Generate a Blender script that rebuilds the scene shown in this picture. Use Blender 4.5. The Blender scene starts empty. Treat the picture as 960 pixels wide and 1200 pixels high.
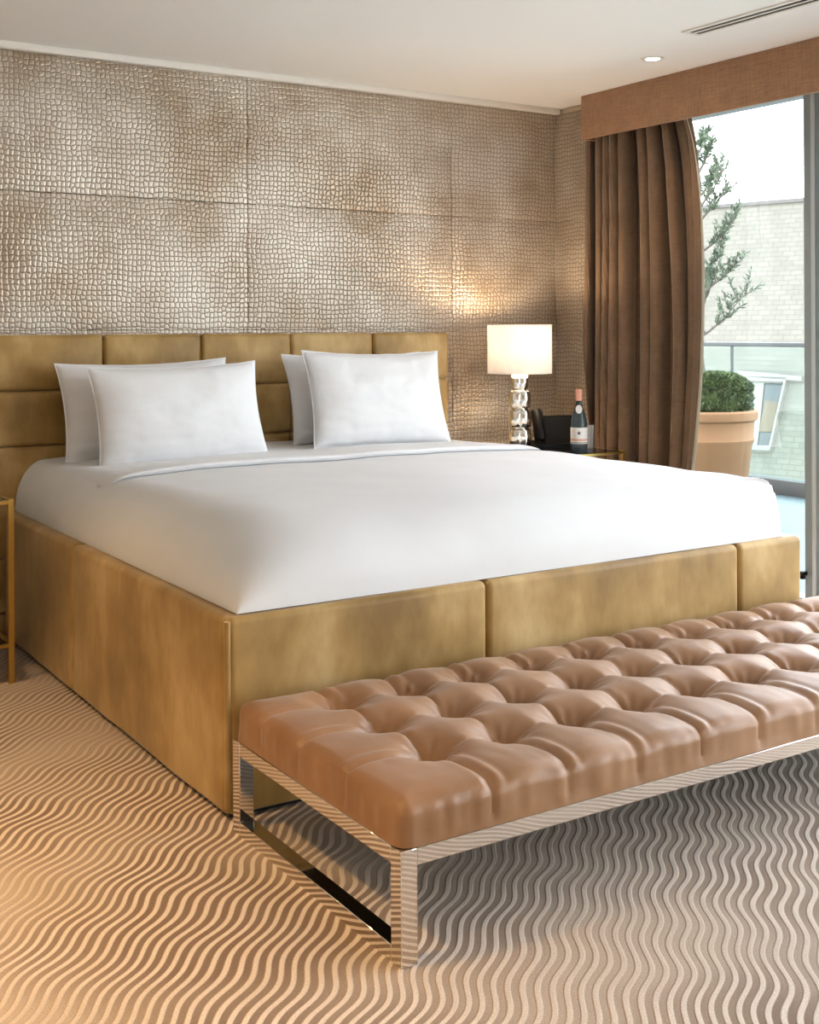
import bpy, bmesh, math, random
from mathutils import Vector, Matrix, noise
PI = math.pi
S = bpy.context.scene
C = S.collection
random.seed(7)

# ------------------------------------------------------------------ helpers
def link(o, parent=None):
    C.objects.link(o)
    if parent: o.parent = parent
    return o

def obj(name, bm, mat, parent=None, smooth=True, loc=None):
    bmesh.ops.recalc_face_normals(bm, faces=bm.faces)
    me = bpy.data.meshes.new(name); bm.to_mesh(me); bm.free()
    for m in (mat if isinstance(mat, (list, tuple)) else [mat]): me.materials.append(m)
    if smooth:
        me.polygons.foreach_set('use_smooth', [True]*len(me.polygons))
        try: me.set_sharp_from_angle(angle=math.radians(38))
        except Exception: pass
    o = bpy.data.objects.new(name, me)
    if loc: o.location = loc
    return link(o, parent)

def thing(name, label, cat, loc=(0, 0, 0), rz=0, group=None):
    o = bpy.data.objects.new(name, None); o.empty_display_size = .05
    o.location = loc; o.rotation_euler = (0, 0, rz)
    link(o); return tag(o, label, cat, group)

def tag(o, label, cat, group=None):
    o['label'] = label; o['category'] = cat
    if group: o['group'] = group
    return o

def struct(o):
    o['kind'] = 'structure'; return o

def new(): return bmesh.new()

def box(bm, x0, x1, y0, y1, z0, z1, bev=0, seg=2):
    r = bmesh.ops.create_cube(bm, size=1)
    vs = r['verts']
    for v in vs:
        v.co = Vector((x0+(v.co.x+.5)*(x1-x0), y0+(v.co.y+.5)*(y1-y0), z0+(v.co.z+.5)*(z1-z0)))
    if bev:
        es = list({e for v in vs for e in v.link_edges})
        bmesh.ops.bevel(bm, geom=es, offset=bev, segments=seg, affect='EDGES', profile=.5)
    return bm

def axis_list(a0, a1, R, n, m=4):
    out = [a0 + R*i/m for i in range(m)]
    out += [a0+R+(a1-a0-2*R)*i/n for i in range(n+1)]
    out += [a1-R+R*(i/m) for i in range(1, m+1)]
    return out

def rbox(bm, x0, x1, y0, y1, z0, z1, R, n=(8, 8, 4), m=4, fn=None):
    """box with rounded edges on a fine grid; fn(point, normal) may move each vertex"""
    ax = [axis_list(x0, x1, R, n[0], m), axis_list(y0, y1, R, n[1], m), axis_list(z0, z1, R, n[2], m)]
    lo = Vector((x0+R, y0+R, z0+R)); hi = Vector((x1-R, y1-R, z1-R))
    cache = {}
    def vert(i, j, k):
        key = (i, j, k)
        if key in cache: return cache[key]
        p = Vector((ax[0][i], ax[1][j], ax[2][k]))
        q = Vector([min(max(p[t], lo[t]), hi[t]) for t in range(3)])
        d = p-q
        # spherify the shell: even spacing on the arc
        e = Vector([math.tan(min(1, abs(c)/R)*PI/4)*(1 if c > 0 else -1) for c in d])
        nn = e.normalized() if e.length > 1e-9 else Vector((0, 0, 1))
        p = q + nn*R
        if fn: p = fn(p, nn)
        v = bm.verts.new(p); cache[key] = v; return v
    N = [len(a)-1 for a in ax]
    def quad(a, b, c, d):
        try: bm.faces.new((a, b, c, d))
        except ValueError: pass
    for i in range(N[0]):
        for j in range(N[1]):
            for k in (0, N[2]): quad(vert(i, j, k), vert(i+1, j, k), vert(i+1, j+1, k), vert(i, j+1, k))
    for i in range(N[0]):
        for k in range(N[2]):
            for j in (0, N[1]): quad(vert(i, j, k), vert(i+1, j, k), vert(i+1, j, k+1), vert(i, j, k+1))
    for j in range(N[1]):
        for k in range(N[2]):
            for i in (0, N[0]): quad(vert(i, j, k), vert(i, j+1, k), vert(i, j+1, k+1), vert(i, j, k+1))
    return bm

def lathe(bm, prof, seg=32, c=(0, 0, 0), caps=True):
    rings = []
    for r, z in prof:
        if r < 1e-6: rings.append([bm.verts.new((c[0], c[1], c[2]+z))])
        else: rings.append([bm.verts.new((c[0]+r*math.cos(2*PI*i/seg), c[1]+r*math.sin(2*PI*i/seg), c[2]+z)) for i in range(seg)])
    for a, b in zip(rings, rings[1:]):
        for i in range(seg):
            j = (i+1) % seg
            if len(a) == 1 and len(b) > 1: bm.faces.new((a[0], b[i], b[j]))
            elif len(b) == 1 and len(a) > 1: bm.faces.new((a[i], a[j], b[0]))
            elif len(a) > 1: bm.faces.new((a[i], a[j], b[j], b[i]))
    return bm

def tube(bm, pts, rad, seg=8):
    pts = [Vector(p) for p in pts]; rings = []
    up = Vector((0, 0, 1))
    for i, p in enumerate(pts):
        d = (pts[min(i+1, len(pts)-1)]-pts[max(i-1, 0)]).normalized()
        a = d.cross(up)
        if a.length < .05: a = d.cross(Vector((0, 1, 0)))
        a.normalize(); b = d.cross(a)
        r = rad[i] if isinstance(rad, (list, tuple)) else rad
        rings.append([bm.verts.new(p+(a*math.cos(2*PI*k/seg)+b*math.sin(2*PI*k/seg))*r) for k in range(seg)])
    for A, B in zip(rings, rings[1:]):
        for k in range(seg): bm.faces.new((A[k], A[(k+1) % seg], B[(k+1) % seg], B[k]))
    bm.faces.new(rings[0][::-1]); bm.faces.new(rings[-1])
    return bm

def ns(x, y, z=0, s=1): return noise.noise(Vector((x*s, y*s, z*s)))

# ------------------------------------------------------------------ materials
class NT:
    def __init__(self, name):
        self.m = bpy.data.materials.new(name); self.m.use_nodes = True
        self.t = self.m.node_tree; self.t.nodes.clear()
        self.out = self.t.nodes.new('ShaderNodeOutputMaterial')
    def n(self, typ, **kw):
        x = self.t.nodes.new(typ)
        for k, v in kw.items():
            if hasattr(x, k) and k not in x.inputs.keys(): setattr(x, k, v)
            else: x.inputs[k].default_value = v
        return x
    def l(self, a, b): self.t.links.new(a, b)
    def bsdf(self, **kw):
        b = self.n('ShaderNodeBsdfPrincipled')
        for k, v in kw.items():
            k = k.replace('_', ' ')
            if isinstance(v, (tuple, list)) and len(v) == 3: v = (*v, 1)
            b.inputs[k].default_value = v
        self.l(b.outputs[0], self.out.inputs[0]); self.b = b
        return b
    def math(self, op, a, b=None, clamp=False):
        x = self.t.nodes.new('ShaderNodeMath'); x.operation = op; x.use_clamp = clamp
        for i, v in enumerate((a, b)):
            if v is None: continue
            if isinstance(v, (int, float)): x.inputs[i].default_value = v
            else: self.l(v, x.inputs[i])
        return x.outputs[0]
    def ramp(self, fac, stops):
        r = self.t.nodes.new('ShaderNodeValToRGB')
        e = r.color_ramp.elements
        while len(e) < len(stops): e.new(.5)
        for x, (p, c) in zip(e, stops):
            x.position = p; x.color = (*c, 1) if len(c) == 3 else c
        self.l(fac, r.inputs[0]); return r.outputs[0]
    def mix(self, fac, a, b, blend='MIX'):
        x = self.t.nodes.new('ShaderNodeMix'); x.data_type = 'RGBA'; x.blend_type = blend
        for i, v in ((0, fac), (6, a), (7, b)):
            if isinstance(v, (int, float)): x.inputs[i].default_value = v
            elif isinstance(v, (tuple, list)): x.inputs[i].default_value = (*v, 1)
            else: self.l(v, x.inputs[i])
        return x.outputs[2]
    def coord(self, kind='Object'): return self.t.nodes.new('ShaderNodeTexCoord').outputs[kind]
    def pos(self): return self.t.nodes.new('ShaderNodeNewGeometry').outputs['Position']
    def noise(self, vec, scale, detail=2, rough=.5, mapscale=None):
        if mapscale:
            mp = self.n('ShaderNodeMapping'); mp.inputs['Scale'].default_value = mapscale
            self.l(vec, mp.inputs[0]); vec = mp.outputs[0]
        x = self.t.nodes.new('ShaderNodeTexNoise')
        x.inputs['Scale'].default_value = scale; x.inputs['Detail'].default_value = detail; x.inputs['Roughness'].default_value = rough
        self.l(vec, x.inputs['Vector']); return x.outputs[0]
    def bump(self, h, strength=.3, dist=.01):
        x = self.n('ShaderNodeBump'); x.inputs['Strength'].default_value = strength; x.inputs['Distance'].default_value = dist
        self.l(h, x.inputs['Height']); self.l(x.outputs[0], self.b.inputs['Normal'])

def plain(name, col, rough=.5, metal=0, **kw):
    m = NT(name); m.bsdf(Base_Color=col, Roughness=rough, Metallic=metal, **kw)
    return m.m

def cloth(name, col, var=.12, scale=3, weave=600, rough=.9, sheen=.3, bump=.15, col2=None, thread=0):
    m = NT(name); b = m.bsdf(Roughness=rough)
    b.inputs['Sheen Weight'].default_value = sheen; b.inputs['Sheen Roughness'].default_value = .4
    v = m.pos(); f = m.noise(v, scale, 4, .6)
    c2 = col2 or tuple(c*(1-var*2.2) for c in col)
    c = m.ramp(f, [(.3, c2), (.7, col)])
    if thread:
        a = m.noise(v, 1, 2, .6, (260, 260, 14)); d = m.noise(v, 1, 2, .6, (14, 14, 260))
        c = m.mix(thread, c, m.ramp(m.math('MULTIPLY', m.math('ADD', a, d), .5), [(.38, (.35,)*3), (.62, (1.15,)*3)]), 'MULTIPLY')
    m.l(c, b.inputs['Base Color'])
    m.bump(m.noise(v, weave, 2), bump, .002)
    return m.m

def velvet():
    m = NT('gold_velvet'); b = m.bsdf(Roughness=.55)
    b.inputs['Sheen Weight'].default_value = .5; b.inputs['Sheen Roughness'].default_value = .35
    b.inputs['Sheen Tint'].default_value = (1, .9, .75, 1); b.inputs['Specular IOR Level'].default_value = .35
    v = m.pos()
    big = m.noise(v, 2.3, 3, .55); st = m.noise(v, 5, 4, .65, (1.0, 1.0, .45)); fine = m.noise(v, 160, 2)
    f = m.math('ADD', m.math('MULTIPLY', big, .55), m.math('MULTIPLY', st, .45))
    c = m.ramp(f, [(.37, (.24, .138, .038)), (.5, (.40, .25, .082)), (.63, (.60, .42, .19))])
    m.l(c, b.inputs['Base Color'])
    m.l(m.ramp(f, [(.35, (.42,)*3), (.65, (.62,)*3)]), b.inputs['Roughness'])
    m.bump(fine, .12, .002)
    return m.m

def croc():
    m = NT('embossed_croc_panel'); b = m.bsdf(Metallic=.5, Roughness=.36)
    v = m.coord()
    w = m.n('ShaderNodeTexNoise'); w.inputs['Scale'].default_value = 5; w.inputs['Detail'].default_value = 2
    m.l(v, w.inputs['Vector'])
    off = m.n('ShaderNodeVectorMath', operation='MULTIPLY_ADD')
    m.l(w.outputs['Color'], off.inputs[0]); off.inputs[1].default_value = (.035, .035, .035); m.l(v, off.inputs[2])
    mp = m.n('ShaderNodeMapping'); mp.inputs['Rotation'].default_value = (PI/2, 0, 0); mp.inputs['Scale'].default_value = (1.06, 1, 1)
    m.l(off.outputs[0], mp.inputs[0])
    vo = m.t.nodes.new('ShaderNodeTexVoronoi'); vo.voronoi_dimensions = '2D'; vo.feature = 'DISTANCE_TO_EDGE'
    vo.inputs['Scale'].default_value = 40; vo.inputs['Randomness'].default_value = .40
    m.l(mp.outputs[0], vo.inputs['Vector'])
    d = vo.outputs['Distance']
    line = m.ramp(d, [(.012, (0,)*3), (.10, (1,)*3)])
    big = m.noise(v, 2.0, 3, .6)
    base = m.ramp(big, [(.33, (.40, .32, .235)), (.66, (.68, .63, .56))])
    c = m.mix(line, (.215, .135, .080), base)
    m.l(c, b.inputs['Base Color'])
    m.l(m.ramp(big, [(.3, (.36,)*3), (.7, (.46,)*3)]), b.inputs['Roughness'])
    h = m.ramp(d, [(0, (0,)*3), (.28, (1,)*3)])
    m.bump(h, .6, .004)
    return m.m

def carpet():
    m = NT('wavy_carpet'); b = m.bsdf(Roughness=.95)
    b.inputs['Sheen Weight'].default_value = .25; b.inputs['Specular IOR Level'].default_value = .1
    v = m.pos()
    sp = m.n('ShaderNodeSeparateXYZ'); m.l(v, sp.inputs[0])
    x, y = sp.outputs[0], sp.outputs[1]
    A = CARPET['ang']
    p = m.math('ADD', m.math('MULTIPLY', x, math.cos(A)), m.math('MULTIPLY', y, math.sin(A)))
    q = m.math('SUBTRACT', m.math('MULTIPLY', x, math.sin(A)), m.math('MULTIPLY', y, math.cos(A)))
    warp = m.noise(v, 1.1, 2); warp2 = m.noise(v, 2.6, 1)
    ph = m.math('ADD', m.math('MULTIPLY', p, 2*PI/CARPET['wl']), m.math('MULTIPLY', warp, 3.0))
    wob = m.math('MULTIPLY', m.math('SINE', ph), CARPET['amp'])
    qq = m.math('ADD', m.math('ADD', q, wob), m.math('MULTIPLY', warp2, .06))
    s = m.math('SINE', m.math('MULTIPLY', qq, 2*PI/CARPET['per']))
    s01 = m.math('ADD', m.math('MULTIPLY', s, .5), .5)
    stripe = m.ramp(s01, [(.45, (0,)*3), (.78, (1,)*3)])
    # the pattern fades in and out over the floor
    fade = m.ramp(m.noise(v, 1.25, 2), [(.40, (.12,)*3), (.58, (1,)*3)])
    pile = m.noise(v, 260, 3, .7)
    dark = m.mix(fade, CARPET['mid'], CARPET['dark'])
    lite = m.mix(fade, (.68, .56, .45), CARPET['light'])
    c = m.mix(stripe, dark, lite)
    c = m.mix(.5, c, m.ramp(pile, [(.3, (.35,)*3), (.7, (1.1,)*3)]), 'MULTIPLY')
    m.l(c, b.inputs['Base Color'])
    hh = m.math('ADD', stripe, m.math('MULTIPLY', pile, .5))
    m.bump(hh, .5, .006)
    return m.m

CARPET = dict(ang=math.radians(44), wl=.225, amp=.0092, per=.0287,
              light=(.90, .77, .67), mid=(.60, .48, .375), dark=(.27, .18, .122))

def glass(name, tint, gloss=1.0):
    m = NT(name)
    t = m.n('ShaderNodeBsdfTransparent'); t.inputs[0].default_value = (*tint, 1)
    g = m.n('ShaderNodeBsdfGlossy'); g.inputs['Roughness'].default_value = .02
    fr = m.n('ShaderNodeFresnel'); fr.inputs[0].default_value = 1.45
    mx = m.n('ShaderNodeMixShader')
    geo = m.t.nodes.new('ShaderNodeNewGeometry')     # only the outer face of each sheet mirrors
    m.l(m.math('MULTIPLY', m.math('MULTIPLY', fr.outputs[0], gloss), m.math('SUBTRACT', 1.0, geo.outputs['Backfacing'])), mx.inputs[0])
    m.l(t.outputs[0], mx.inputs[1]); m.l(g.outputs[0], mx.inputs[2]); m.l(mx.outputs[0], m.out.inputs[0])
    return m.m

def leather():
    m = NT('tan_bench_leather'); b = m.bsdf(Roughness=.4)
    b.inputs['Sheen Weight'].default_value = .25; b.inputs['Sheen Roughness'].default_value = .35
    v = m.pos(); f = m.noise(v, 4, 4, .6); g = m.noise(v, 260, 2)
    m.l(m.ramp(f, [(.3, (.255, .124, .052)), (.7, (.38, .205, .102))]), b.inputs['Base Color'])
    m.l(m.ramp(f, [(.3, (.36,)*3), (.7, (.5,)*3)]), b.inputs['Roughness'])
    m.bump(g, .1, .002)
    return m.m

def leaf_mat(name, c1, c2):
    m = NT(name); b = m.bsdf(Roughness=.55)
    v = m.pos(); f = m.noise(v, 14, 3)
    m.l(m.ramp(f, [(.3, c1), (.7, c2)]), b.inputs['Base Color'])
    return m.m

def roof_tiles():
    m = NT('pale_roof_tiles'); b = m.bsdf(Roughness=.85)
    v = m.coord()
    br = m.n('ShaderNodeTexBrick')
    br.inputs['Scale'].default_value = 1; br.inputs['Brick Width'].default_value = .26; br.inputs['Row Height'].default_value = .115
    br.inputs['Mortar Size'].default_value = .012; br.inputs['Mortar Smooth'].default_value = .3
    br.inputs['Color1'].default_value = (0.128, 0.123, 0.103, 1); br.inputs['Color2'].default_value = (0.110, 0.106, 0.089, 1); br.inputs['Mortar'].default_value = (0.092, 0.091, 0.078, 1)
    m.l(v, br.inputs['Vector'])
    f = m.noise(v, 1.3, 5, .65)
    c = m.mix(.5, br.outputs['Color'], m.ramp(f, [(.3, (.62, .66, .6)), (.7, (1, 1, .97))]), 'MULTIPLY')
    m.l(c, b.inputs['Base Color'])
    return m.m

def paving():
    m = NT('terrace_paving'); b = m.bsdf(Roughness=.5)
    v = m.pos()
    br = m.n('ShaderNodeTexBrick'); br.offset = 0
    br.inputs['Scale'].default_value = 1; br.inputs['Brick Width'].default_value = .6; br.inputs['Row Height'].default_value = .6
    br.inputs['Mortar Size'].default_value = .006
    br.inputs['Color1'].default_value = (0.068, 0.100, 0.104, 1); br.inputs['Color2'].default_value = (0.059, 0.087, 0.093, 1); br.inputs['Mortar'].default_value = (0.036, 0.050, 0.054, 1)
    m.l(v, br.inputs['Vector']); m.l(br.outputs['Color'], b.inputs['Base Color'])
    return m.m

M = {}
M['velvet'] = velvet(); M['croc'] = croc(); M['carpet'] = carpet(); M['leather'] = leather()
M['linen'] = cloth('white_cotton', (.77, .78, .80), .015, 6, 500, .85, .15, .06)
M['curtain'] = cloth('brown_curtain_weave', (.225, .140, .085), .12, 5, 420, .8, .35, .2, None, .35)
M['lining'] = cloth('pale_curtain_lining', (.62, .64, .56), .04, 5, 420, .9, .1, .1)
M['pelmet'] = cloth('brown_pelmet_weave', (.43, .245, .14), .08, 9, 420, .85, .2, .2, None, .45)
M['ceiling'] = plain('ceiling_paint', (.94, .94, .93), .9)
M['trim'] = plain('trim_paint', (.83, .80, .75), .6)
M['wall'] = plain('beige_wall_paint', (.72, .62, .50), .9)
M['steel'] = plain('polished_steel', (.80, .77, .74), .045, 1)
M['chrome'] = plain('lamp_chrome', (.90, .89, .86), .05, 1)
M['brass'] = plain('brushed_brass', (.66, .47, .15), .28, 1)
M['black_glass'] = plain('black_glass', (.006, .006, .007), .04)
M['black'] = plain('black_plastic', (.006, .006, .006), .45, 0, Specular_IOR_Level=.25)
M['screen'] = plain('dark_screen', (.008, .008, .009), .3, 0, Specular_IOR_Level=.25)
M['dark'] = plain('dark_base', (.015, .012, .01), .8)
M['alu'] = plain('grey_window_frame', (.26, .31, .335), .45, 0)
M['alu_light'] = plain('pale_window_gasket', (.55, .60, .62), .4, .2)
M['grey'] = plain('dark_grey_metal', (0.036, 0.043, 0.045), .45, .4)
M['kerb'] = plain('grey_kerb', (0.061, 0.061, 0.057), .7)
M['pane'] = glass('window_glass', (.965, .97, .97), .9)
M['bal'] = glass('balustrade_glass', (.86, .94, .925), .6)
M['tumbler'] = plain('clear_tumbler', (.93, .95, 1), .06, 0, Transmission_Weight=.8, IOR=1.25)
M['bottle'] = plain('blue_grey_bottle_glass', (.10, .15, .18), .05, 0, Transmission_Weight=.55, IOR=1.4)
M['label'] = plain('bottle_label_paper', (.80, .80, .80), .6)
M['label_pink'] = plain('bottle_label_band', (.70, .42, .33), .6)
M['cap'] = plain('salmon_bottle_foil', (.78, .38, .28), .4)
M['star'] = plain('navy_label_mark', (.05, .07, .14), .6)
M['terracotta'] = cloth('terracotta', (0.221, 0.118, 0.051), .08, 4, 90, .8, 0, .1)
M['soil'] = plain('soil', (.05, .035, .025), .95)
M['box_leaf'] = leaf_mat('box_leaf', (0.018, 0.043, 0.013), (.09, .14, .045))
M['olive_leaf'] = leaf_mat('olive_leaf', (0.032, 0.061, 0.036), (.115, .155, .10))
M['bark'] = plain('olive_bark', (0.071, 0.064, 0.054), .85)
M['tiles'] = roof_tiles(); M['paving'] = paving()
M['white_frame'] = plain('white_joinery', (0.136, 0.132, 0.118), .6)
M['wwin'] = plain('dormer_pane', (0.021, 0.032, 0.032), .2)
M['stone'] = plain('pale_render', (0.114, 0.107, 0.093), .85)

def shade_mat():
    m = NT('lamp_shade_fabric')
    d = m.n('ShaderNodeBsdfDiffuse'); d.inputs[0].default_value = (.86, .83, .80, 1)
    t = m.n('ShaderNodeBsdfTranslucent'); t.inputs[0].default_value = (.82, .82, .84, 1)
    mx = m.n('ShaderNodeMixShader'); mx.inputs[0].default_value = .3
    m.l(d.outputs[0], mx.inputs[1]); m.l(t.outputs[0], mx.inputs[2]); m.l(mx.outputs[0], m.out.inputs[0])
    return m.m
M['shade'] = shade_mat()
def emit(name, col, s):
    m = NT(name); e = m.n('ShaderNodeEmission'); e.inputs[0].default_value = (*col, 1); e.inputs[1].default_value = s
    m.l(e.outputs[0], m.out.inputs[0]); return m.m
M['bulb'] = emit('warm_bulb', (1, .78, .5), 12)
M['led'] = emit('downlight_led', (1, .9, .75), 6)

# ------------------------------------------------------------------ the setting
WY, CX, CZ = 5.54, 4.61, 2.655        # back wall, right return, ceiling
GX = 4.78                             # glazing plane
LX, FY = -1.9, -2.6                   # left wall, front end of the room
TZ = 2.622                            # top of the wall panels

bm = new(); box(bm, LX-.1, GX+.06, FY, WY+.1, -.12, 0); struct(obj('floor', bm, M['carpet'], smooth=False))
bm = new(); box(bm, LX-.1, GX+.25, FY, WY+.1, CZ, CZ+.15); struct(obj('ceiling', bm, M['ceiling'], smooth=False))
bm = new(); box(bm, LX-.1, LX, FY, WY+.1, 0, CZ); struct(obj('wall_left', bm, M['wall'], smooth=False))
bm = new(); box(bm, LX, GX+.25, WY+.012, WY+.15, 0, CZ); wb = struct(obj('wall_back', bm, M['wall'], smooth=False))
bm = new(); box(bm, CX+.012, GX+.25, 5.22, WY+.012, 0, CZ); wr = struct(obj('wall_right', bm, M['wall'], smooth=False))
PT = .022
def wall_panel(parent, x0, x1, z0, z1):
    def f(p, n):
        if n.y < -.5:
            u = (p.x-x0)/(x1-x0)*2-1; w = (p.z-z0)/(z1-z0)*2-1
            p = p+Vector((0, -.017*(1-u**6)*(1-w**2), 0))
        return p
    bm = new(); rbox(bm, x0+.0001, x1-.0001, WY, WY+.03, z0+.0004, z1-.0004, .0035, (16, 1, 12), 3, f)
    obj('wall_panel', bm, M['croc'], parent)
XS = [-1.157, .093, 1.343, 2.593, 3.844, CX]
ZS = [.09, .722, 1.355, 1.988, TZ]
for a, b in zip(XS, XS[1:]):
    for c, d in zip(ZS, ZS[1:]): wall_panel(wb, a, b, c, d)
def side_panel(y0, y1, z0, z1):
    def f(p, n):
        if n.y < -.5:
            w = (p.z-z0)/(z1-z0)*2-1; p = p+Vector((0, -.013*(1-w**2), 0))
        return p
    bm = new(); rbox(bm, 0, y1-y0, -.012, .018, z0+.0004, z1-.0004, .0035, (6, 1, 12), 3, f)
    o = obj('wall_panel', bm, M['croc'], wr)
    o.location = (CX, y1, 0); o.rotation_euler = (0, 0, -PI/2)
for c, d in zip(ZS, ZS[1:]): side_panel(5.22, WY, c, d)
bm = new(); box(bm, LX, CX, WY-.03, WY+.02, TZ, CZ, .004); struct(obj('trim_1', bm, M['trim']))
bm = new(); box(bm, LX, CX, WY-.012, WY+.02, 0, .085, .004); struct(obj('baseboard_back', bm, M['trim']))

bm = new(); box(bm, LX, 1.4, FY, FY+.1, 0, CZ); box(bm, 1.4, GX, FY, FY+.1, 0, CZ); struct(obj('wall_front', bm, M['wall'], smooth=False))

# glazed right side
w1 = bpy.data.objects.new('window_1', None); link(w1); struct(w1)
def post(y0, y1, x0=GX-.05, x1=GX+.05):
    bm = new(); box(bm, x0, x1, y0, y1, 0, 2.5, .004); return obj('frame_post', bm, M['alu'], w1)
post(3.75, 3.852); post(5.14, 5.21)
bm = new(); box(bm, GX-.062, GX-.05, 3.782, 3.80, 0, 2.5, .002); obj('gasket', bm, M['alu_light'], w1)
for y in (1.9, -.1, -2.1): post(y-.05, y+.05)
bm = new(); box(bm, GX-.05, GX+.05, FY, 5.21, 2.475, CZ, .004); obj('head_rail', bm, M['alu'], w1)
bm = new(); box(bm, GX-.05, GX+.05, FY, 5.21, 0, .05, .004); obj('sill_rail', bm, M['alu'], w1)
ys = [5.14, 3.852, 1.95, -.05, -2.05]
for a, b in ((5.14, 3.852), (3.75, 1.95), (1.85, -.05), (-.15, -2.05)):
    bm = new(); box(bm, GX-.006, GX+.006, b, a, .05, 2.46); obj('glass_pane', bm, M['pane'], w1, False)
bm = new(); box(bm, GX-.085, GX-.05, 3.835, 3.865, .165, .185, .003); box(bm, GX-.09, GX-.07, 3.83, 3.875, .15, .168, .003); obj('floor_bolt', bm, M['black'], w1)

# ------------------------------------------------------------------ pelmet, curtain
PX = 4.455
t = thing('pelmet', 'long brown woven fabric covered pelmet running along the ceiling above the window', 'pelmet', (PX, 5.15, 2.41))
bm = new(); box(bm, 0, .018, -7.7, 0, 0, CZ-2.41, .004); obj('front_board', bm, M['pelmet'], t)
bm = new(); box(bm, .018, GX-.06-PX, -.018, 0, 0, CZ-2.41, .003); obj('end_board', bm, M['pelmet'], t)

def curtain_surface():
    bm = new(); NY, NZ = 220, 46
    z0, z1 = .015, 2.56
    # pleat phases: irregular, narrower at the heading
    offs = [ns(i*.37, 3.1)*.9 for i in range(400)]
    rows = []
    for k in range(NZ+1):
        w = k/NZ; z = z0+(z1-z0)*w
        lead = 4.415 - .085*math.sin(PI*min(1, max(0, (w-.15)/.95)))
        if z > 2.2: lead += .02*((z-2.2)/.2)**2-.0
        row = []
        for j in range(NY+1):
            s = j/NY
            y = 5.205 - (5.205-lead)*s
            ph = 2*PI*(8.6*s + .75*ns(s*3.1, w*.7, 1.7) + .45*ns(s*7.0, w*1.2, 4.2))
            amp = .056+.026*ns(s*5, w*.6, 9.1)
            if w > .9: amp *= 1-.35*(w-.9)/.1
            x = 4.575 + amp*math.sin(ph) + .014*math.sin(2*ph+1+2*ns(s*4, w, 2)) + .010*ns(s*9, w*1.5, 6)
            y += .026*math.sin(2*ph)+.008*math.cos(ph)
            # broad flat fold at the leading edge
            e = max(0, min(1, (s-.83)/.12)); e = e*e*(3-2*e)
            x = x*(1-e) + e*(4.535 + .035*math.sin((s-.83)*22) + .012*ns(s*6, w*1.2, 3))
            row.append(bm.verts.new((x, y, z)))
        rows.append(row)
    for a, b in zip(rows, rows[1:]):
        for j in range(NY): bm.faces.new((a[j], a[j+1], b[j+1], b[j]))
    edge = [r[-1].co.copy() for r in rows]
    return bm, edge
cu = thing('curtain', 'floor length brown drawn back curtain hanging in deep folds beside the window', 'curtain', (0, 0, 0))
bm, edge = curtain_surface()
o = obj('drape', bm, M['curtain'], cu)
md = o.modifiers.new('thickness', 'SOLIDIFY'); md.thickness = .004; md.offset = 0
bm = new(); prev = None
for p in edge:                         # pale lining turned round the leading edge
    wv = .016*max(0, min(1, (2.25-p.z)/.6))+.001
    a = bm.verts.new(p+Vector((.003, .002, 0))); b = bm.verts.new(p+Vector((.008, -wv, 0))); c = bm.verts.new(p+Vector((.03, -wv+.025, 0))); d = bm.verts.new(p+Vector((.07, .09, 0)))
    if prev:
        for i in range(3): bm.faces.new((prev[i], prev[i+1], (a, b, c, d)[i+1], (a, b, c, d)[i]))
    prev = (a, b, c, d)
o = obj('lining', bm, M['lining'], cu); md = o.modifiers.new('thickness', 'SOLIDIFY'); md.thickness = .003

# ------------------------------------------------------------------ ceiling fittings
t = thing('air_vent', 'long white ceiling air vent with two dark slots near the window', 'air vent', (3.92, 3.78, CZ))
bm = new(); box(bm, -.055, -.032, -2.2, 0, -.006, 0); box(bm, -.007, .007, -2.2, 0, -.006, 0); box(bm, .032, .055, -2.2, 0, -.006, 0)
box(bm, -.055, .055, 0, .02, -.006, 0); box(bm, -.055, .055, -2.22, -2.2, -.006, 0); obj('frame', bm, M['trim'], t)
for a in (-.032, .007):
    bm = new(); box(bm, a, a+.025, -2.2, 0, -.003, -.001); obj('slot', bm, M['black'], t)

def downlight(x, y, label, group=None, power=40, ang=110, col=(1, .62, .30), tgt=None):
    t = thing('ceiling_downlight', label, 'downlight', (x, y, CZ), 0, group)
    bm = new(); lathe(bm, [(.036, -.001), (.036, -.004), (.05, -.006), (.056, -.003), (.056, 0)], 32); obj('bezel', bm, M['trim'], t)
    bm = new(); lathe(bm, [(0, -.0035), (.036, -.0035)], 32); obj('lens', bm, M['led'], t)
    if power:
        ld = bpy.data.lights.new('downlight_beam', 'SPOT'); ld.energy = power; ld.spot_size = math.radians(ang); ld.spot_blend = .8
        ld.shadow_soft_size = .05; ld.color = col
        lo = bpy.data.objects.new('downlight_beam', ld); link(lo, t); lo.location = (0, 0, -.02)
        if tgt:
            d = Vector(tgt)-Vector((x, y, CZ-.02)); lo.rotation_euler = d.to_track_quat('-Z', 'Y').to_euler()
    return t
downlight(4.13, 4.25, 'small round recessed ceiling downlight near the top of the curtain', power=12)
WARM = (1, .60, .22)
G = 'ceiling downlights beyond the picture edge'
GL = 'round recessed ceiling downlight over the left side of the room, outside the picture'
for (x, y, pw, tg) in ((-.05, 4.1, 105, (.35, 3.9, 0)), (-.2, 2.6, 150, (.30, 2.5, 0)), (-.5, 1.5, 80, (.05, 1.6, 0))):
    downlight(x, y, GL, G, pw, 70, WARM, tg)

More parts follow.
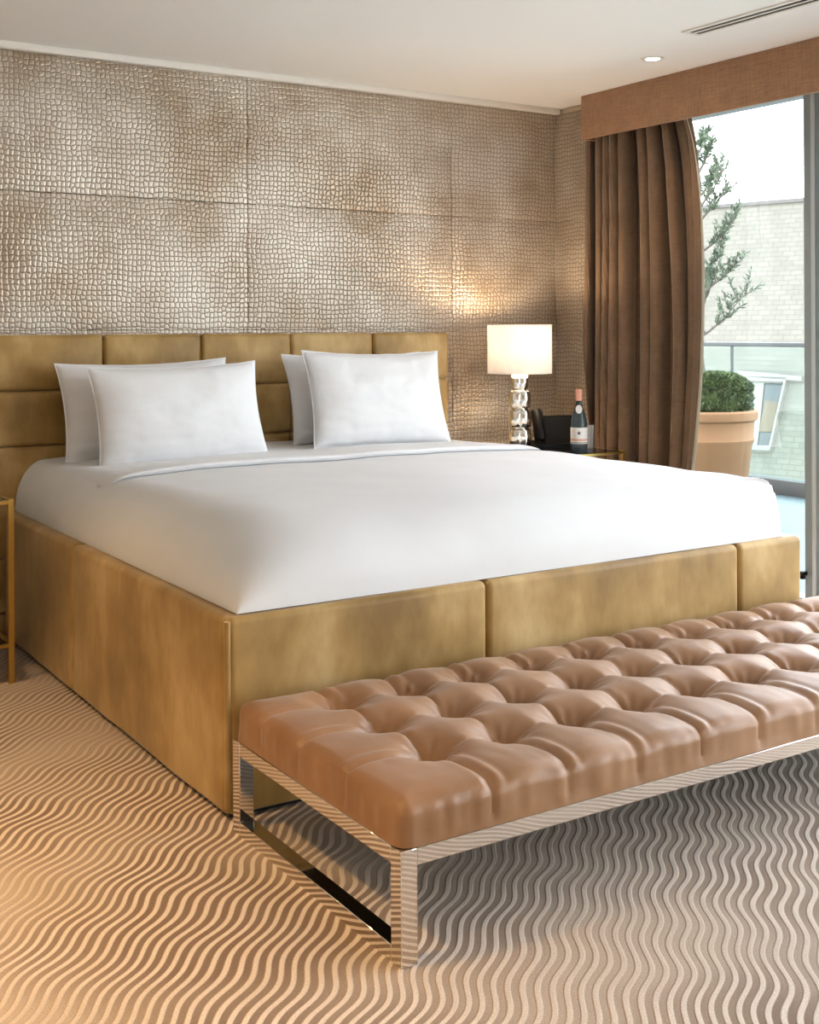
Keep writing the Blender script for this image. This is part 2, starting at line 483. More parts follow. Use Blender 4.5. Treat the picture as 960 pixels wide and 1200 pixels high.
# ------------------------------------------------------------------ the bed
BX0, BX1, BY0, HBY, RH = 1.356, 3.735, 3.05, 5.405, .562
bed = thing('upholstered_bed', 'large gold velvet upholstered bed with panelled headboard and deep side rails', 'bed', (0, 0, 0))
RT = .095
def rail(x0, x1, y0, y1, n):
    def f(p, nn):
        d = .004*ns(p.x*3, p.y*3, p.z*3)
        return p+nn*d
    bm = new(); rbox(bm, x0, x1, y0, y1, .012, RH, .022, n, 4, f)
    return obj('rail_panel', bm, M['velvet'], bed)
for a, b in ((BY0+.012, 4.432), (4.432, HBY-.01)):
    rail(BX0, BX0+RT, a+.001, b-.001, (2, 14, 10))
    rail(BX1-RT, BX1, a+.001, b-.001, (2, 14, 10))
for a, b in ((BX0+.01, 2.248), (2.248, 3.385), (3.385, BX1-.002)):
    rail(a+.001, b-.001, BY0, BY0+RT, (14, 2, 10))
bm = new(); tube(bm, [(BX0+.010, BY0+.010, .036), (BX0+.010, BY0+.010, .3), (BX0+.010, BY0+.010, RH-.012)], .009, 10); obj('corner_piping', bm, M['velvet'], bed)
bm = new(); box(bm, BX0+.03, BX1-.03, BY0+.03, HBY, 0, .06); obj('plinth', bm, M['dark'], bed)
bm = new(); box(bm, BX0+RT, BX1-RT, BY0+RT, HBY, .25, .30); obj('slat_base', bm, M['dark'], bed)
HX0, HX1 = 1.327, 3.737
bm = new(); box(bm, HX0, HX1, HBY+.05, WY-.014, 0, 1.334, .01); hb = obj('headboard', bm, M['velvet'], bed)
RZ = [.02, .11, .355, .60, .842, 1.088, 1.338]
cw = (HX1-HX0)/5
for i in range(5):
    for a, b in zip(RZ, RZ[1:]):
        x0 = HX0+i*cw
        def f(p, nn, x0=x0, a=a, b=b):
            if nn.y < -.2:
                u = (p.x-x0)/cw*2-1; w = (p.z-a)/(b-a)*2-1
                p = p+Vector((0, -.014*(1-u**2)*(1-w**2)-.002*ns(p.x*5, p.z*5, i), 0))
            return p
        bm = new(); rbox(bm, x0+.001, x0+cw-.001, HBY+.012, HBY+.06, a+.001, b-.001, .02, (10, 1, 6), 4, f)
        obj('headboard_panel', bm, M['velvet'], hb)

bm = new(); rbox(bm, BX0+RT+.01, BX1-RT-.01, BY0+RT+.01, HBY+.0, .30, RH+.003, .05, (4, 4, 2))
tag(obj('mattress', bm, M['linen']), 'white mattress inside the gold bed frame under the duvet', 'mattress')

DX0, DX1, DY0, DY1, DZ = BX0+.045, BX1-.085, BY0+.025, HBY-.004, .775
DH = DZ-RH-.004
def surf(x, y):
    u = (x-DX0)/(DX1-DX0); v = (y-DY0)/(DY1-DY0)
    u = min(max(u, 0), 1); v = min(max(v, 0), 1)
    wl = .13+.24*max(0, 1-v/.9); wr = .06; pw = 2.2+2.6*u**2; wf = .40-.31*u**2.5
    a = max(0, 1-(x-DX0)/wl) if x < (DX0+DX1)/2 else max(0, 1-(DX1-x)/wr)
    b = max(0, 1-(y-DY0)/wf)
    pa = max(0, 1-min(1, a)**pw)**.5; pb = max(0, 1-min(1, b)**pw)**.5
    z = DH*pa*pb
    dome = (1-(2*u-1)**4)*max(0, 1-(1-min(v/.3, 1))**2)
    z += .026*dome
    k = min(1, z/.05)
    z += k*(.006*ns(x*2.2, y*2.2, 1)+.0035*ns(x*5+y*2, y*4-x, 5))
    r = math.hypot(x-DX1, y-DY0); an = math.atan2(y-DY0, DX1-x)
    z += k*.007*math.exp(-(r/.34)**2)*math.sin(an*15+3*ns(x*4, y*4, 2))
    if a > 0 and x < 2.5: z += k*a*.012*math.sin(y*30+2*ns(y*4, x*3))*(v**3)
    return Vector((x, y, RH+.004+max(z, 0)))
def spaced(a, b, n):                     # finer steps towards both ends
    return [a+(b-a)*(.5-.5*math.cos(PI*i/n))*.6+(b-a)*.4*i/n for i in range(n+1)]
def cover_mesh():
    bm = new(); gx = spaced(DX0, DX1, 130); gy = spaced(DY0, DY1, 130)
    g = [[bm.verts.new(surf(x, y)) for y in gy] for x in gx]
    lo = [[bm.verts.new((x, y, RH+.002)) for y in (DY0, DY1)] for x in (DX0, DX1)]
    for i in range(130):
        for j in range(130): bm.faces.new((g[i][j], g[i+1][j], g[i+1][j+1], g[i][j+1]))
    c00, c01, c10, c11 = lo[0][0], lo[0][1], lo[1][0], lo[1][1]
    bm.faces.new([c00, c01]+[g[0][j] for j in range(130, -1, -1)])
    bm.faces.new([c10]+[g[130][j] for j in range(131)]+[c11])
    bm.faces.new([c00]+[g[i][0] for i in range(131)]+[c10])
    bm.faces.new([c01, c11]+[g[i][130] for i in range(130, -1, -1)])
    bm.faces.new([c00, c10, c11, c01])
    return bm
du = thing('duvet', 'smooth white duvet spread over the bed, tucked inside the gold rails', 'duvet', (0, 0, 0))
obj('cover', cover_mesh(), M['linen'], du)
# the turned down strip below the pillows
def fold():
    bm = new(); rows = []; NX = 130; y0 = 4.47
    sect = [(0, .0), (-.014, .004), (-.020, .014), (-.014, .023), (.004, .027), (.03, .024)]+[(.03+.40*i/8, .024-.020*i/8) for i in range(1, 9)]
    for i in range(NX+1):
        s = i/NX; x = DX0+.10+(DX1-DX0-.16)*s
        tp = min(1, s/.10)*min(1, (1-s)/.06); tp = tp**.5
        row = []
        for dy, h in sect:
            p = surf(x, y0+dy+.018*math.sin(s*4)+.010*ns(x*3, 2.2))
            row.append(bm.verts.new(p+Vector((0, 0, h*tp+.0008))))
        rows.append(row)
    for a, b in zip(rows, rows[1:]):
        for j in range(len(a)-1): bm.faces.new((a[j], b[j], b[j+1], a[j+1]))
    return bm
obj('folded_edge', fold(), M['linen'], du)

def pillow_mesh(W, Hh, T, seed, flange=.007):
    bm = new(); N, K = 60, 44; grids = []
    for side in (1, -1):
        g = []
        for i in range(N+1):
            row = []
            for j in range(K+1):
                u = math.sin(PI/2*(2*i/N-1)); w = math.sin(PI/2*(2*j/K-1))
                if (i in (0, N) or j in (0, K)) and side == -1: row.append(grids[0][i][j]); continue
                pin_x = 1-.06*(1-w*w)          # concave sides, pointed corners
                pin_z = 1-.085*(1-u*u)+.012*ns(u*4+seed, 0, w)
                x = W/2*u*pin_x; z = Hh/2*w*pin_z
                a = max(0, 1-abs(u/(1-flange*2/W))**2.6) if abs(u) < 1-flange*2/W else 0
                b = max(0, 1-abs(w/(1-flange*2/Hh))**2.6) if abs(w) < 1-flange*2/Hh else 0
                th = T/2*(a*b)**.5+.002
                # creases running in from the corners and ends
                cw_ = .010*ns(u*2.5+seed, w*2.5, side*2)+.016*(abs(u)**2)*ns(w*8+seed, u*2.5, side)+.010*(abs(w)**3)*ns(u*9, seed, w*2)+.004*ns(u*8+w*3, w*8-u*4+seed, 1)
                th += cw_*(a*b)**.3
                slump = -.012*(1-w)*.5*(1-u*u)
                row.append(bm.verts.new((x, -side*th, z+slump)))
            g.append(row)
        grids.append(g)
    for gi, g in enumerate(grids):
        for i in range(N):
            for j in range(K):
                q = (g[i][j], g[i+1][j], g[i+1][j+1], g[i][j+1])
                try: bm.faces.new(q if gi == 0 else q[::-1])
                except ValueError: pass
    return bm
def pillow(cx, y, zb, W, Hh, T, lean, rz, seed, label, tilt=0):
    o = obj('pillow', pillow_mesh(W, Hh, T, seed), M['linen'])
    o.rotation_euler = (-lean, tilt, rz)
    o.location = (cx, y+math.sin(lean)*Hh/2, zb+Hh/2*math.cos(lean))
    return tag(o, label, 'pillow', 'white bed pillows')
R_ = math.radians
pillow(1.95, 5.15, .762, .81, .475, .16, R_(16), R_(-1), 1.0, 'white pillow leaning on the headboard behind the front left pillow', R_(-1))
pillow(3.05, 5.15, .795, .82, .46, .16, R_(16), R_(1), 2.0, 'white pillow leaning on the headboard, half hidden behind the front right pillow')
pillow(2.015, 4.93, .762, .80, .465, .18, R_(17), R_(1), 3.3, 'plump white front pillow on the left half of the bed', R_(-1))
pillow(3.03, 4.93, .793, .77, .48, .18, R_(17), R_(-1), 4.6, 'plump white front pillow on the right half of the bed', R_(1))

# ------------------------------------------------------------------ tufted bench
NX0, NX1, NY0, NY1, FH, BT = 1.354, 3.80, 2.15, 3.0, .2486, .042
bench = thing('tufted_bench', 'long tan button tufted leather bench on a polished steel frame at the bed foot', 'bench', (0, 0, 0))
for x in (NX0, NX1-BT):
    for y in (NY0, NY1-BT):
        bm = new(); box(bm, x, x+BT, y, y+BT, 0, FH, .0015, 1); obj('leg', bm, M['steel'], bench)
for x in (NX0, NX1-BT):
    bm = new(); box(bm, x, x+BT, NY0+BT, NY1-BT, FH-.037, FH, .0015, 1); obj('end_rail', bm, M['steel'], bench)
    bm = new(); box(bm, x, x+BT, NY0+BT, NY1-BT, 0, .037, .0015, 1); obj('floor_rail', bm, M['steel'], bench)
for y in (NY0, NY1-BT):
    bm = new(); box(bm, NX0+BT, NX1-BT, y, y+BT, FH-.037, FH, .0015, 1); obj('long_rail', bm, M['steel'], bench)
bm = new(); box(bm, NX0+BT, NX1-BT, NY0+BT, NY1-BT, FH-.03, FH-.002); obj('seat_board', bm, M['black'], bench)
TX = [1.597+.2178*i for i in range(10)]; TY = [2.402, 2.628, 2.845]
ZT = .352
def tuft(p, n):
    if n.z < -.02:                      # the underside stays square on the frame
        h = Vector((n.x, n.y, 0))
        if h.length > 1e-6: p = p+h.normalized()*.036*(1-min(1, h.length))
        n = Vector((n.x, n.y, 0)); n = n.normalized() if n.length > 1e-6 else Vector((0, 0, 0))
        low = True
    else: low = False
    x, y = p.x, p.y
    up = max(0, n.z); d = 0
    best = 9; bx = by = 0
    for tx in TX:
        if abs(tx-x) > .2: continue
        for ty in TY:
            q = math.hypot(tx-x, ty-y)
            if q < best: best, bx, by = q, tx, ty
    jx = .006*ns(x*7, y*7, 3)
    gx = min(abs(x-tx+jx) for tx in TX); gy = min(abs(y-ty+jx) for ty in TY)
    inx = TX[0]-.01 < x < TX[-1]+.01; iny = TY[0]-.01 < y < TY[-1]+.01
    # deep dimples at the buttons
    if best < 9:
        d -= up*(.034*math.exp(-(best/.030)**1.3)+.030*math.exp(-(best/.072)**2))
        a = math.atan2(y-by, x-bx)
        if .012 < best < .12:           # cloth gathered round each button
            d += up*.0042*math.sin(a*11+bx*9+by*5)*math.exp(-((best-.03)/.035)**2)
    def pleat(g, w): return math.exp(-(g/w)**1.3)
    pl = 0
    if TX[0]-.03 < x < TX[-1]+.03: pl = max(pl, pleat(gx, .009)*(1 if iny else .8))
    if TY[0]-.03 < y < TY[-1]+.03: pl = max(pl, pleat(gy, .009)*(1 if inx else .8))
    d -= pl*(.0085*up+.009*(1-up))
    if not (inx and iny) and up > .2:   # second soft fold beside each outer pleat
        fd = min(1, max(0, (up-.2)/.7))
        for g in ((x-TX[0]) % .2178 if (not iny and inx) else 9, (y-TY[0]) % .2215 if (not inx and iny) else 9):
            if g < 1: d += fd*(.0032*math.exp(-((g-.028)/.011)**2)-.0022*math.exp(-((g-.046)/.009)**2))
    sx = abs(math.cos(PI*(x-TX[0])/.2178)) if inx else .75
    sy = abs(math.cos(PI*(y-TY[0])/.2215)) if iny else .75
    d += up*.013*((1-sx**2)*.5+(1-sy**2)*.5)
    e = min(x-NX0, NX1-x, y-NY0, NY1-y)
    d -= up*.010*math.exp(-(e/.05)**2)
    if up < .6:
        sd = (1-up)
        d += sd*(.0042*ns(x*30, y*30, p.z*3)+.005*ns(x*8, y*8, p.z*5))
    d += .003*ns(x*8, y*8, 7)+.0012*ns(x*30, y*14, 2)
    if low: d *= max(0, min(1, (p.z-FH)/.03))
    return p+n*d
bm = new(); rbox(bm, NX0+.001, NX1-.001, NY0+.001, NY1-.001, FH+.001, ZT, .036, (300, 100, 4), 8, tuft)
cush = obj('cushion', bm, M['leather'], bench)
for tx in TX:
    for ty in TY:
        p = tuft(Vector((tx, ty, ZT)), Vector((0, 0, 1)))
        bm = new(); lathe(bm, [(.0, .006), (.006, .005), (.010, .002), (.011, -.002), (0, -.003)], 16, (tx, ty, p.z+.001)); obj('button', bm, M['leather'], cush)
# ------------------------------------------------------------------ bedside tables
TBH = .705
def side_table(x0, x1, y0, y1, label):
    t = thing('bedside_table', label, 'bedside table', ((x0+x1)/2, (y0+y1)/2, 0), 0, 'brass bedside tables')
    w, d = (x1-x0)/2, (y1-y0)/2; b = .022
    for sx in (-1, 1):
        for sy in (-1, 1):
            x = sx*(w-b/2); y = sy*(d-b/2)
            bm = new(); box(bm, x-b/2, x+b/2, y-b/2, y+b/2, 0, TBH+.004, .001, 1); obj('leg', bm, M['brass'], t)
    for z in (TBH-.016, .14):
        for sy in (-1, 1):
            y = sy*(d-b/2); bm = new(); box(bm, -w+b, w-b, y-b/2, y+b/2, z, z+.014, .001, 1); obj('rail', bm, M['brass'], t)
        for sx in (-1, 1):
            x = sx*(w-b/2); bm = new(); box(bm, x-b/2, x+b/2, -d+b, d-b, z, z+.014, .001, 1); obj('rail', bm, M['brass'], t)
    bm = new(); box(bm, -w+b, w-b, -d+b, d-b, TBH-.012, TBH, .001, 1); obj('glass_top', bm, M['black_glass'], t)
    bm = new(); box(bm, -w+b, w-b, -d+b, d-b, .142, .152, .001, 1); obj('shelf', bm, M['black_glass'], t)
    return t
side_table(3.78, 4.425, 4.765, 5.38, 'brass framed bedside table with black glass top, right of the bed, under the lamp')
side_table(.56, 1.222, 4.72, 5.38, 'brass framed bedside table left of the bed, cut off by the picture edge')

# lamp
LXp, LYp = 4.045, 5.19
lamp = thing('table_lamp', 'table lamp with white drum shade and stacked faceted chrome base, lit', 'lamp', (LXp, LYp, TBH))
bm = new(); seg = 48; rings = []
tiers = [(0, .105, .068), (.105, .21, .068), (.21, .315, .068), (.315, .40, .054)]
for (a, b, R) in tiers:
    for k in range(13):
        w = k/12; prof = math.sin(PI*w)**.38 if 0 < w < 1 else 0
        ring = []
        for i in range(seg):
            th = 2*PI*i/seg
            lob = abs(math.sin(2*(th-math.atan2(-LYp, -LXp))))**.5
            r = R*(.72+.28*prof*(.35+.65*lob))*(1 if prof else .92)
            ring.append(bm.verts.new((r*math.cos(th), r*math.sin(th), .006+a+(b-a)*w)))
        rings.append(ring)
for A, B in zip(rings, rings[1:]):
    for i in range(seg): bm.faces.new((A[i], A[(i+1) % seg], B[(i+1) % seg], B[i]))
bm.faces.new(rings[0][::-1]); bm.faces.new(rings[-1])
obj('base', bm, M['chrome'], lamp)
bm = new(); lathe(bm, [(0, 0), (.05, 0), (.05, .006), (0, .006)], 32); obj('foot', bm, M['brass'], lamp)
bm = new(); tube(bm, [(0, 0, .40), (0, 0, .47)], .008, 12); obj('stem', bm, M['chrome'], lamp)
SZ0, SZ1, SR = .408, .672, .175
bm = new(); lathe(bm, [(SR, SZ0), (SR, SZ1), (SR-.003, SZ1), (SR-.003, SZ0), (SR, SZ0)], 64); obj('lamp_shade', bm, M['shade'], lamp)
bm = new(); lathe(bm, [(0, .47), (.018, .475), (.03, .51), (.028, .535), (.012, .555), (0, .56)], 20); obj('bulb', bm, M['bulb'], lamp)
ld = bpy.data.lights.new('lamp_bulb', 'POINT'); ld.energy = 11; ld.color = (1, .74, .48); ld.shadow_soft_size = .04
lo = bpy.data.objects.new('lamp_bulb', ld); link(lo, lamp); lo.location = (0, 0, .585)

# phone / media console
ph = thing('bedside_phone', 'black telephone console with dark screen and upright handset behind the bottle', 'telephone', (4.285, 5.2, TBH), R_(-18))
def wedge(bm, x0, x1, pts):
    A = [bm.verts.new((x0, y, z)) for y, z in pts]; B = [bm.verts.new((x1, y, z)) for y, z in pts]
    n = len(pts)
    for i in range(n): bm.faces.new((A[i], A[(i+1) % n], B[(i+1) % n], B[i]))
    bm.faces.new(A[::-1]); bm.faces.new(B)
    bmesh.ops.bevel(bm, geom=list(bm.edges), offset=.004, segments=2, affect='EDGES')
bm = new(); wedge(bm, -.12, .12, [(-.09, 0), (.06, 0), (.06, .03), (-.09, .018)]); obj('base', bm, M['black'], ph)
bm = new(); wedge(bm, -.065, .12, [(-.055, .02), (.05, .02), (.035, .165), (.01, .168)]); bd = obj('screen_housing', bm, M['black'], ph)
bm = new(); wedge(bm, -.045, .105, [(-.0500, .040), (-.046, .040), (.0045, .150), (.0005, .150)]); obj('screen', bm, M['screen'], ph)
bm = new(); tube(bm, [(-.095, -.05, .04), (-.095, -.045, .06), (-.095, -.02, .12), (-.095, .005, .185), (-.095, .012, .20)], [.030, .034, .030, .036, .026], 14); obj('handset', bm, M['black'], ph)

# bottle
bt = thing('water_bottle', 'dark glass water bottle with white label and salmon foil neck', 'bottle', (4.185, 4.865, TBH))
bm = new(); lathe(bm, [(0, 0), (.040, 0), (.0435, .006), (.0435, .148), (.041, .17), (.033, .20), (.024, .225), (.0175, .25), (.0150, .272), (.0150, .305), (.0165, .308), (.0165, .318), (0, .318)], 40); obj('glass_body', bm, M['bottle'], bt)
bm = new(); lathe(bm, [(.0445, .045), (.0446, .045), (.0446, .13), (.0445, .13), (.0445, .045)], 40); lb = obj('front_label', bm, M['label'], bt)
bm = new(); lathe(bm, [(.0448, .060), (.0450, .060), (.0450, .072), (.0448, .072), (.0448, .060)], 40); obj('label_band', bm, M['label_pink'], lb)
bm = new(); lathe(bm, [(.0452, .050), (.0453, .050), (.0453, .053), (.0452, .053), (.0452, .050)], 40); obj('label_line', bm, M['star'], lb)
vd = Vector((-4.185, -4.865, 0)).normalized(); ang0 = math.atan2(vd.y, vd.x)
bm = new(); c0 = bm.verts.new((0.0465*math.cos(ang0), .0465*math.sin(ang0), .102)); st = []
for i in range(10):
    r = .013 if i % 2 == 0 else .0055; a = ang0+math.sin(2*PI*i/10)*r/.0453
    st.append(bm.verts.new((.0458*math.cos(a), .0458*math.sin(a), .102+r*math.cos(2*PI*i/10))))
for i in range(10): bm.faces.new((c0, st[i], st[(i+1) % 10]))
obj('star_mark', bm, M['star'], lb)
bm = new(); ring = []
for i in range(24):
    a = 2*PI*i/24; z = .226+.022*math.cos(a); rr = .0265-(z-.226)*.30; th = ang0+math.sin(a)*.022/rr*.85
    ring.append(bm.verts.new((rr*math.cos(th), rr*math.sin(th), z)))
cc = bm.verts.new((.0285*math.cos(ang0), .0285*math.sin(ang0), .226))
for i in range(24): bm.faces.new((cc, ring[i], ring[(i+1) % 24]))
obj('neck_label', bm, M['label'], bt)
bm = new(); lathe(bm, [(.0155, .27), (.0165, .27), (.0180, .305), (.0180, .326), (.015, .330), (0, .330)], 32); obj('foil_cap', bm, M['cap'], bt)
# tumbler
bm = new(); lathe(bm, [(0, 0), (.030, 0), (.035, .13), (.033, .13), (.028, .010), (0, .010)], 32)
tag(obj('tumbler', bm, M['tumbler'], loc=(4.315, 4.945, TBH)), 'clear glass tumbler standing right of the water bottle', 'glass')

# ------------------------------------------------------------------ outside
bm = new(); box(bm, GX+.06, 8.2, -3.5, 12, -.15, 0); struct(obj('terrace_floor', bm, M['paving'], smooth=False))
bal = thing('balustrade', 'glass terrace balustrade with slim grey handrail on a low kerb', 'balustrade', (7.88, 0, 0))
bm = new(); box(bm, -.06, .10, -3.5, 12, 0, .12, .006); obj('kerb', bm, M['kerb'], bal)
bm = new(); box(bm, -.03, .03, -3.5, 12, 1.20, 1.235, .006); obj('handrail', bm, M['grey'], bal)
yy = [7.17+1.55*i for i in range(-7, 4)]
for a, b in zip(yy, yy[1:]):
    bm = new(); box(bm, -.007, .007, a+.008, b-.008, .12, 1.20); obj('glass_panel', bm, M['bal'], bal, False)
for a in yy:
    bm = new(); box(bm, -.012, .012, a-.008, a+.008, .12, 1.20); obj('post', bm, M['grey'], bal)

def pot(t, R, h):
    bm = new(); lathe(bm, [(0, 0), (R*.70, 0), (R*.72, .02), (R*.89, h*.70), (R*.92, h*.72), (R*.93, h*.745), (R*.91, h*.76), (R*.93, h*.90), (R*.99, h*.92), (R, h*.95), (R, h*.985), (R*.97, h), (R*.88, h), (R*.86, h*.90), (0, h*.90)], 56)
    obj('pot', bm, M['terracotta'], t)
    bm = new(); lathe(bm, [(0, h*.93), (R*.84, h*.93), (R*.84, h*.90)], 40); obj('soil', bm, M['soil'], t)

def leaf(bm, p, d, L, W, rng):
    d = d.normalized(); a = d.cross(Vector((rng.uniform(-1, 1), rng.uniform(-1, 1), rng.uniform(-1, 1))))
    if a.length < .01: return
    a.normalize(); n = d.cross(a)*W*.25
    v = [bm.verts.new(p), bm.verts.new(p+d*L*.5+a*W/2+n), bm.verts.new(p+d*L), bm.verts.new(p+d*L*.5-a*W/2+n)]
    bm.faces.new((v[0], v[1], v[2])); bm.faces.new((v[0], v[2], v[3]))

rng = random.Random(3)
sh = thing('potted_box_shrub', 'clipped round box shrub in a large terracotta pot on the terrace', 'potted plant', (6.28, 5.98, 0))
PR, PHt = .37, .79
pot(sh, PR, PHt)
bm = new()
for i in range(9000):
    a = rng.uniform(0, 2*PI); w = rng.uniform(0, 1)
    rr = .325*math.sqrt(rng.uniform(.25, 1)); top = .30*(1-.35*(rr/.33)**4)
    z = PHt-.05+top*(w**.6 if rng.random() < .6 else 1)
    bulge = 1+.06*ns(math.cos(a)*2, math.sin(a)*2, z*5)
    p = Vector((rr*bulge*math.cos(a), rr*bulge*math.sin(a), z))
    leaf(bm, p, Vector((math.cos(a)*rr*2+rng.uniform(-.6, .6), math.sin(a)*rr*2+rng.uniform(-.6, .6), rng.uniform(-.1, 1))), .03, .018, rng)
obj('foliage', bm, M['box_leaf'], sh)
bm = new(); lathe(bm, [(.18, PHt-.06), (.27, PHt+.02), (.29, PHt+.13), (.25, PHt+.20), (0, PHt+.21)], 20); obj('branch_mass', bm, M['box_leaf'], sh)

tr = thing('olive_tree', 'slender olive tree with sparse grey green leaves beyond the curtain edge', 'tree', (7.19, 6.885, 0))
pot(tr, .30, .62)
trunk_pts = [(0, 0, .56), (.02, -.01, .9), (.0, .03, 1.3), (.03, .02, 1.7), (.0, .05, 2.1), (.04, .02, 2.5), (.02, .03, 2.8)]
bm = new(); tube(bm, trunk_pts, [.045, .04, .034, .028, .02, .012, .004], 10); obj('trunk', bm, M['bark'], tr)
bml = new(); bmb = new()
right = Vector((.841, -.5405, 0))
def branch(p0, d, L, r, depth):
    pts = [p0]; d = d.normalized(); n = 6
    for i in range(n):
        d = (d+Vector((rng.uniform(-.2, .2), rng.uniform(-.2, .2), rng.uniform(-.05, .22)))).normalized()
        pts.append(pts[-1]+d*L/n)
    tube(bmb, pts, [r*(1-.8*i/n) for i in range(n+1)], 6)
    if depth > 0:
        for i in range(2, n+1):
            for _ in range(2):
                branch(pts[i], d+Vector((rng.uniform(-1, 1), rng.uniform(-1, 1), rng.uniform(-.3, .9))), L*rng.uniform(.28, .45), r*.45, depth-1)
    if depth <= 1:
        for i in range(1, n+1):
            for _ in range(4 if depth == 0 else 2):
                q = pts[i-1].lerp(pts[i], rng.random())
                leaf(bml, q, d*.7+Vector((rng.uniform(-1, 1), rng.uniform(-1, 1), rng.uniform(-.5, 1))), rng.uniform(.04, .065), .016, rng)
for (z, ang, L, up) in ((1.28, 0.05, .55, .55), (1.45, .9, .42, .6), (1.6, -.8, .40, .7), (1.75, .2, .36, .6), (1.9, 2.4, .45, .5), (1.95, -.2, .40, .8), (2.1, 3.2, .4, .5), (2.2, .5, .34, .8), (2.3, -1.2, .36, .9), (2.4, 0.1, .30, .9), (2.5, 2.8, .3, .7), (2.6, -.4, .26, 1.0), (1.5, 3.3, .5, .5), (1.7, 4.2, .45, .5), (2.75, .6, .2, 1.5)):
    fwd = Vector((.5405, .841, 0))
    d = right*math.cos(ang)+fwd*math.sin(ang)+Vector((0, 0, up))
    branch(Vector((.02, .03, z)), d, L, .012, 1)
obj('branches', bmb, M['bark'], tr); obj('leaves', bml, M['olive_leaf'], tr)

# neighbouring building: long pale tiled roof with a roof window
CAMH = 1.35
def ray(u, v):
    a, b = u-480, v-387.0; c, s = math.cos(-.0043), math.sin(-.0043)
    x = c*a+s*b; y = -s*a+c*b; tt = x/1412.2
    return Vector((math.sin(.571)+math.cos(.571)*tt, math.cos(.571)-math.sin(.571)*tt, -y/1412.2))
def at_z(u, v, z): r = ray(u, v); return Vector((0, 0, CAMH))+r*((z-CAMH)/r.z)
RZ1 = 4.1
A = at_z(855, 240, RZ1); B = at_z(945, 233, RZ1)
ax = (A-B).normalized()                     # along the ridge, away from us
outn = Vector((-ax.y, ax.x, 0));
if outn.x > 0: outn = -outn
hl = thing('neighbouring_house', 'house opposite with a long pale tiled roof and one slanted roof window', 'building', (B.x, B.y, 0), math.atan2(ax.y, ax.x))
# local frame: x along the ridge, y = across; slope falls towards -out
sgn = 1 if Vector((-ax.y, ax.x, 0)).dot(outn) > 0 else -1
run, drop = 3.2, 6.4
def L2(x, s, lift=0):                       # point on the roof slope: s=0 ridge, 1 eaves
    nrm = Vector((0, sgn*drop, run)).normalized()
    return Vector((x, sgn*run*s, RZ1-drop*s))+nrm*lift
sl = math.hypot(run, drop)
bm = new()
v = [bm.verts.new(q) for q in ((-14, 0, 0), (20, 0, 0), (20, sl, 0), (-14, sl, 0), (-14, 0, -.2), (20, 0, -.2), (20, sl, -.2), (-14, sl, -.2))]
for f in ((0, 1, 2, 3), (4, 5, 6, 7), (0, 1, 5, 4), (2, 3, 7, 6), (1, 2, 6, 5), (0, 3, 7, 4)): bm.faces.new([v[i] for i in f])
rf = obj('roof', bm, M['tiles'], hl, False)
ex = Vector((1, 0, 0)); ey = Vector((0, sgn*run, -drop)).normalized(); ez = ex.cross(ey)
mat = Matrix((ex, ey, ez)).transposed().to_4x4(); mat.translation = Vector((0, 0, RZ1))
if ez.z < 0:
    mat = Matrix((ex, ey, ez)).transposed().to_4x4(); mat.translation = Vector((0, 0, RZ1)) + ez*-.0
rf.matrix_local = mat
flip = 1 if ez.z > 0 else -1
bm = new(); box(bm, -14, 20, -.08, .08, RZ1-.06, RZ1+.025, .01); obj('ridge_capping', bm, M['kerb'], hl)
bm = new(); box(bm, -14, 20, sgn*run-.3 if sgn > 0 else -run+.1, sgn*run-.1 if sgn > 0 else -run+.3, -9, RZ1-drop, 0); obj('wall', bm, M['stone'], hl, False)
# window set in the slope: corners found where the sight lines meet the roof
hm = Matrix.Translation((B.x, B.y, 0)) @ Matrix.Rotation(math.atan2(ax.y, ax.x), 4, 'Z') @ mat
P0 = hm.translation; PN = (hm.to_3x3() @ Vector((0, 0, 1)))
inv = hm.inverted()
def on_roof(u, v):
    r = ray(u, v); o = Vector((0, 0, CAMH)); k = (P0-o).dot(PN)/r.dot(PN); q = inv @ (o+r*k); return q.x, q.y
cor = [on_roof(*p) for p in ((880, 449), (921, 450), (904, 525), (880, 524))]
def prism(pts, z0, z1):
    bm = new(); a = [bm.verts.new((x, y, z0*flip)) for x, y in pts]; b = [bm.verts.new((x, y, z1*flip)) for x, y in pts]
    n = len(pts); bm.faces.new(a[::-1]); bm.faces.new(b)
    for i in range(n): bm.faces.new((a[i], a[(i+1) % n], b[(i+1) % n], b[i]))
    return bm
cx = sum(c[0] for c in cor)/4; cy = sum(c[1] for c in cor)/4
bmf = new()
for i in range(4):
    a, b = Vector(cor[i]), Vector(cor[(i+1) % 4])
    oa = Vector((cx, cy)).lerp(a, 1.14); ob = Vector((cx, cy)).lerp(b, 1.14)
    vv = [bmf.verts.new((q.x, q.y, z*flip)) for z in (0, .12) for q in (a, b, ob, oa)]
    for f in ((0, 1, 2, 3), (4, 5, 6, 7), (0, 1, 5, 4), (1, 2, 6, 5), (2, 3, 7, 6), (3, 0, 4, 7)): bmf.faces.new([vv[k] for k in f])
wn = obj('roof_window', bmf, M['white_frame'], hl, False); wn.matrix_local = mat
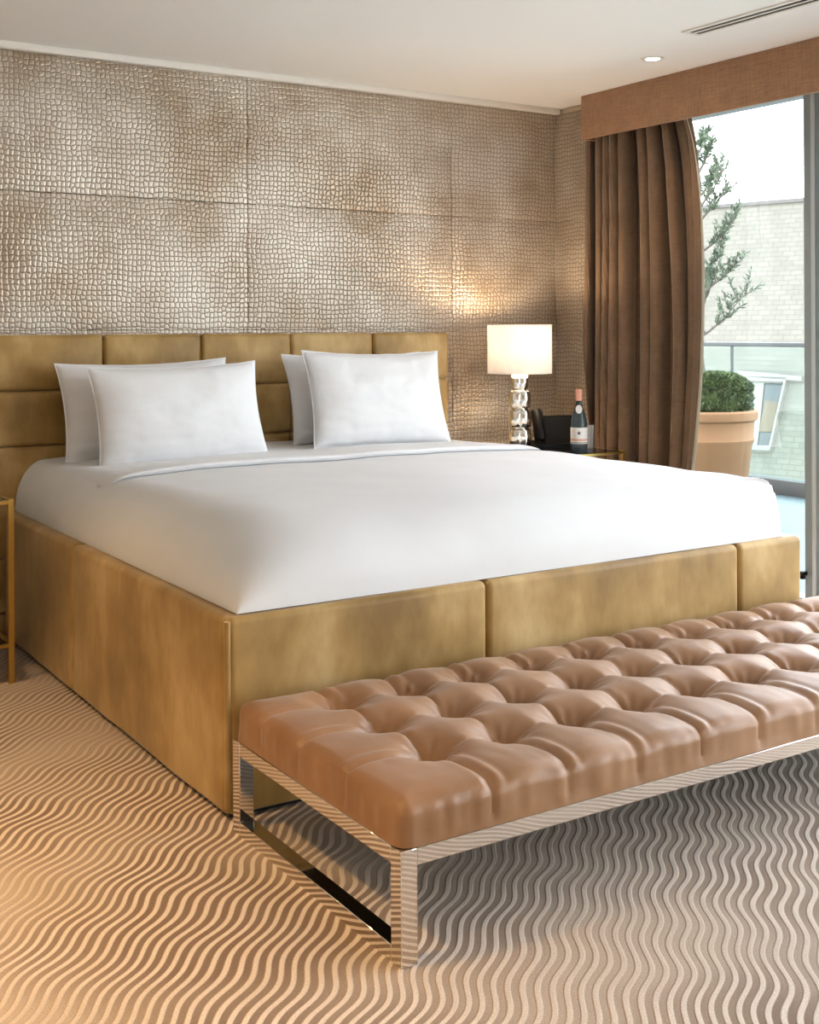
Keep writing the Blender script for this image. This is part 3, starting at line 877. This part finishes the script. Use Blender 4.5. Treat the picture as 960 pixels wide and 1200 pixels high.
# sub-parts share the slope's own frame
obj('pane', prism(cor, .01, .03), M['wwin'], wn, False)
m1 = [on_roof(*p) for p in ((884, 449), (897, 450), (889, 524), (884, 524))]
obj('white_reflection', prism(m1, .04, .06), M['white_frame'], wn, False)  # white diagonal reflection in the glass, painted on as a thin panel
m2 = [on_roof(*p) for p in ((898, 470), (916, 474), (908, 507), (890, 507))]
obj('tan_reflection', prism(m2, .035, .05), plain('tan_reflection_paint', (0.079, 0.061, 0.036), .8), wn, False)  # tan part of the pane's reflection, put in as a coloured patch
m3 = [on_roof(*p) for p in ((868, 437), (942, 444), (942, 449), (868, 444))]
o = obj('flashing', prism(m3, .02, .12), M['white_frame'], hl, False); o.matrix_local = mat

# ------------------------------------------------------------------ light
W = bpy.data.worlds.new('overcast_sky'); S.world = W; W.use_nodes = True
nt = W.node_tree; nt.nodes.clear()
wo = nt.nodes.new('ShaderNodeOutputWorld'); bg = nt.nodes.new('ShaderNodeBackground')
tc = nt.nodes.new('ShaderNodeTexCoord'); sx = nt.nodes.new('ShaderNodeSeparateXYZ'); rp = nt.nodes.new('ShaderNodeValToRGB')
nt.links.new(tc.outputs['Generated'], sx.inputs[0]); nt.links.new(sx.outputs[2], rp.inputs[0])
rp.color_ramp.elements[0].position = 0; rp.color_ramp.elements[0].color = (.95, .97, .98, 1)
rp.color_ramp.elements[1].position = .6; rp.color_ramp.elements[1].color = (.85, .905, 1, 1)
nt.links.new(rp.outputs[0], bg.inputs[0]); bg.inputs[1].default_value = 6.3
nt.links.new(bg.outputs[0], wo.inputs[0])

# ------------------------------------------------------------------ camera
cd = bpy.data.cameras.new('camera'); cam = bpy.data.objects.new('camera', cd); link(cam)
cd.sensor_fit = 'HORIZONTAL'; cd.sensor_width = 36; cd.lens = 1412.2/960*36
cd.shift_y = -(600-387.0)/960
cam.matrix_world = Matrix.Translation((0, 0, CAMH)) @ Matrix.Rotation(-.571, 4, 'Z') @ Matrix.Rotation(PI/2, 4, 'X') @ Matrix.Rotation(-.0043, 4, 'Z')
cd.clip_start = .05; cd.clip_end = 300
S.camera = cam
vs = S.view_settings
vs.view_transform = 'Standard'; vs.look = 'None'; vs.gamma = 1; vs.use_curve_mapping = False; vs.exposure = 0.5
S.cycles.use_denoising = True
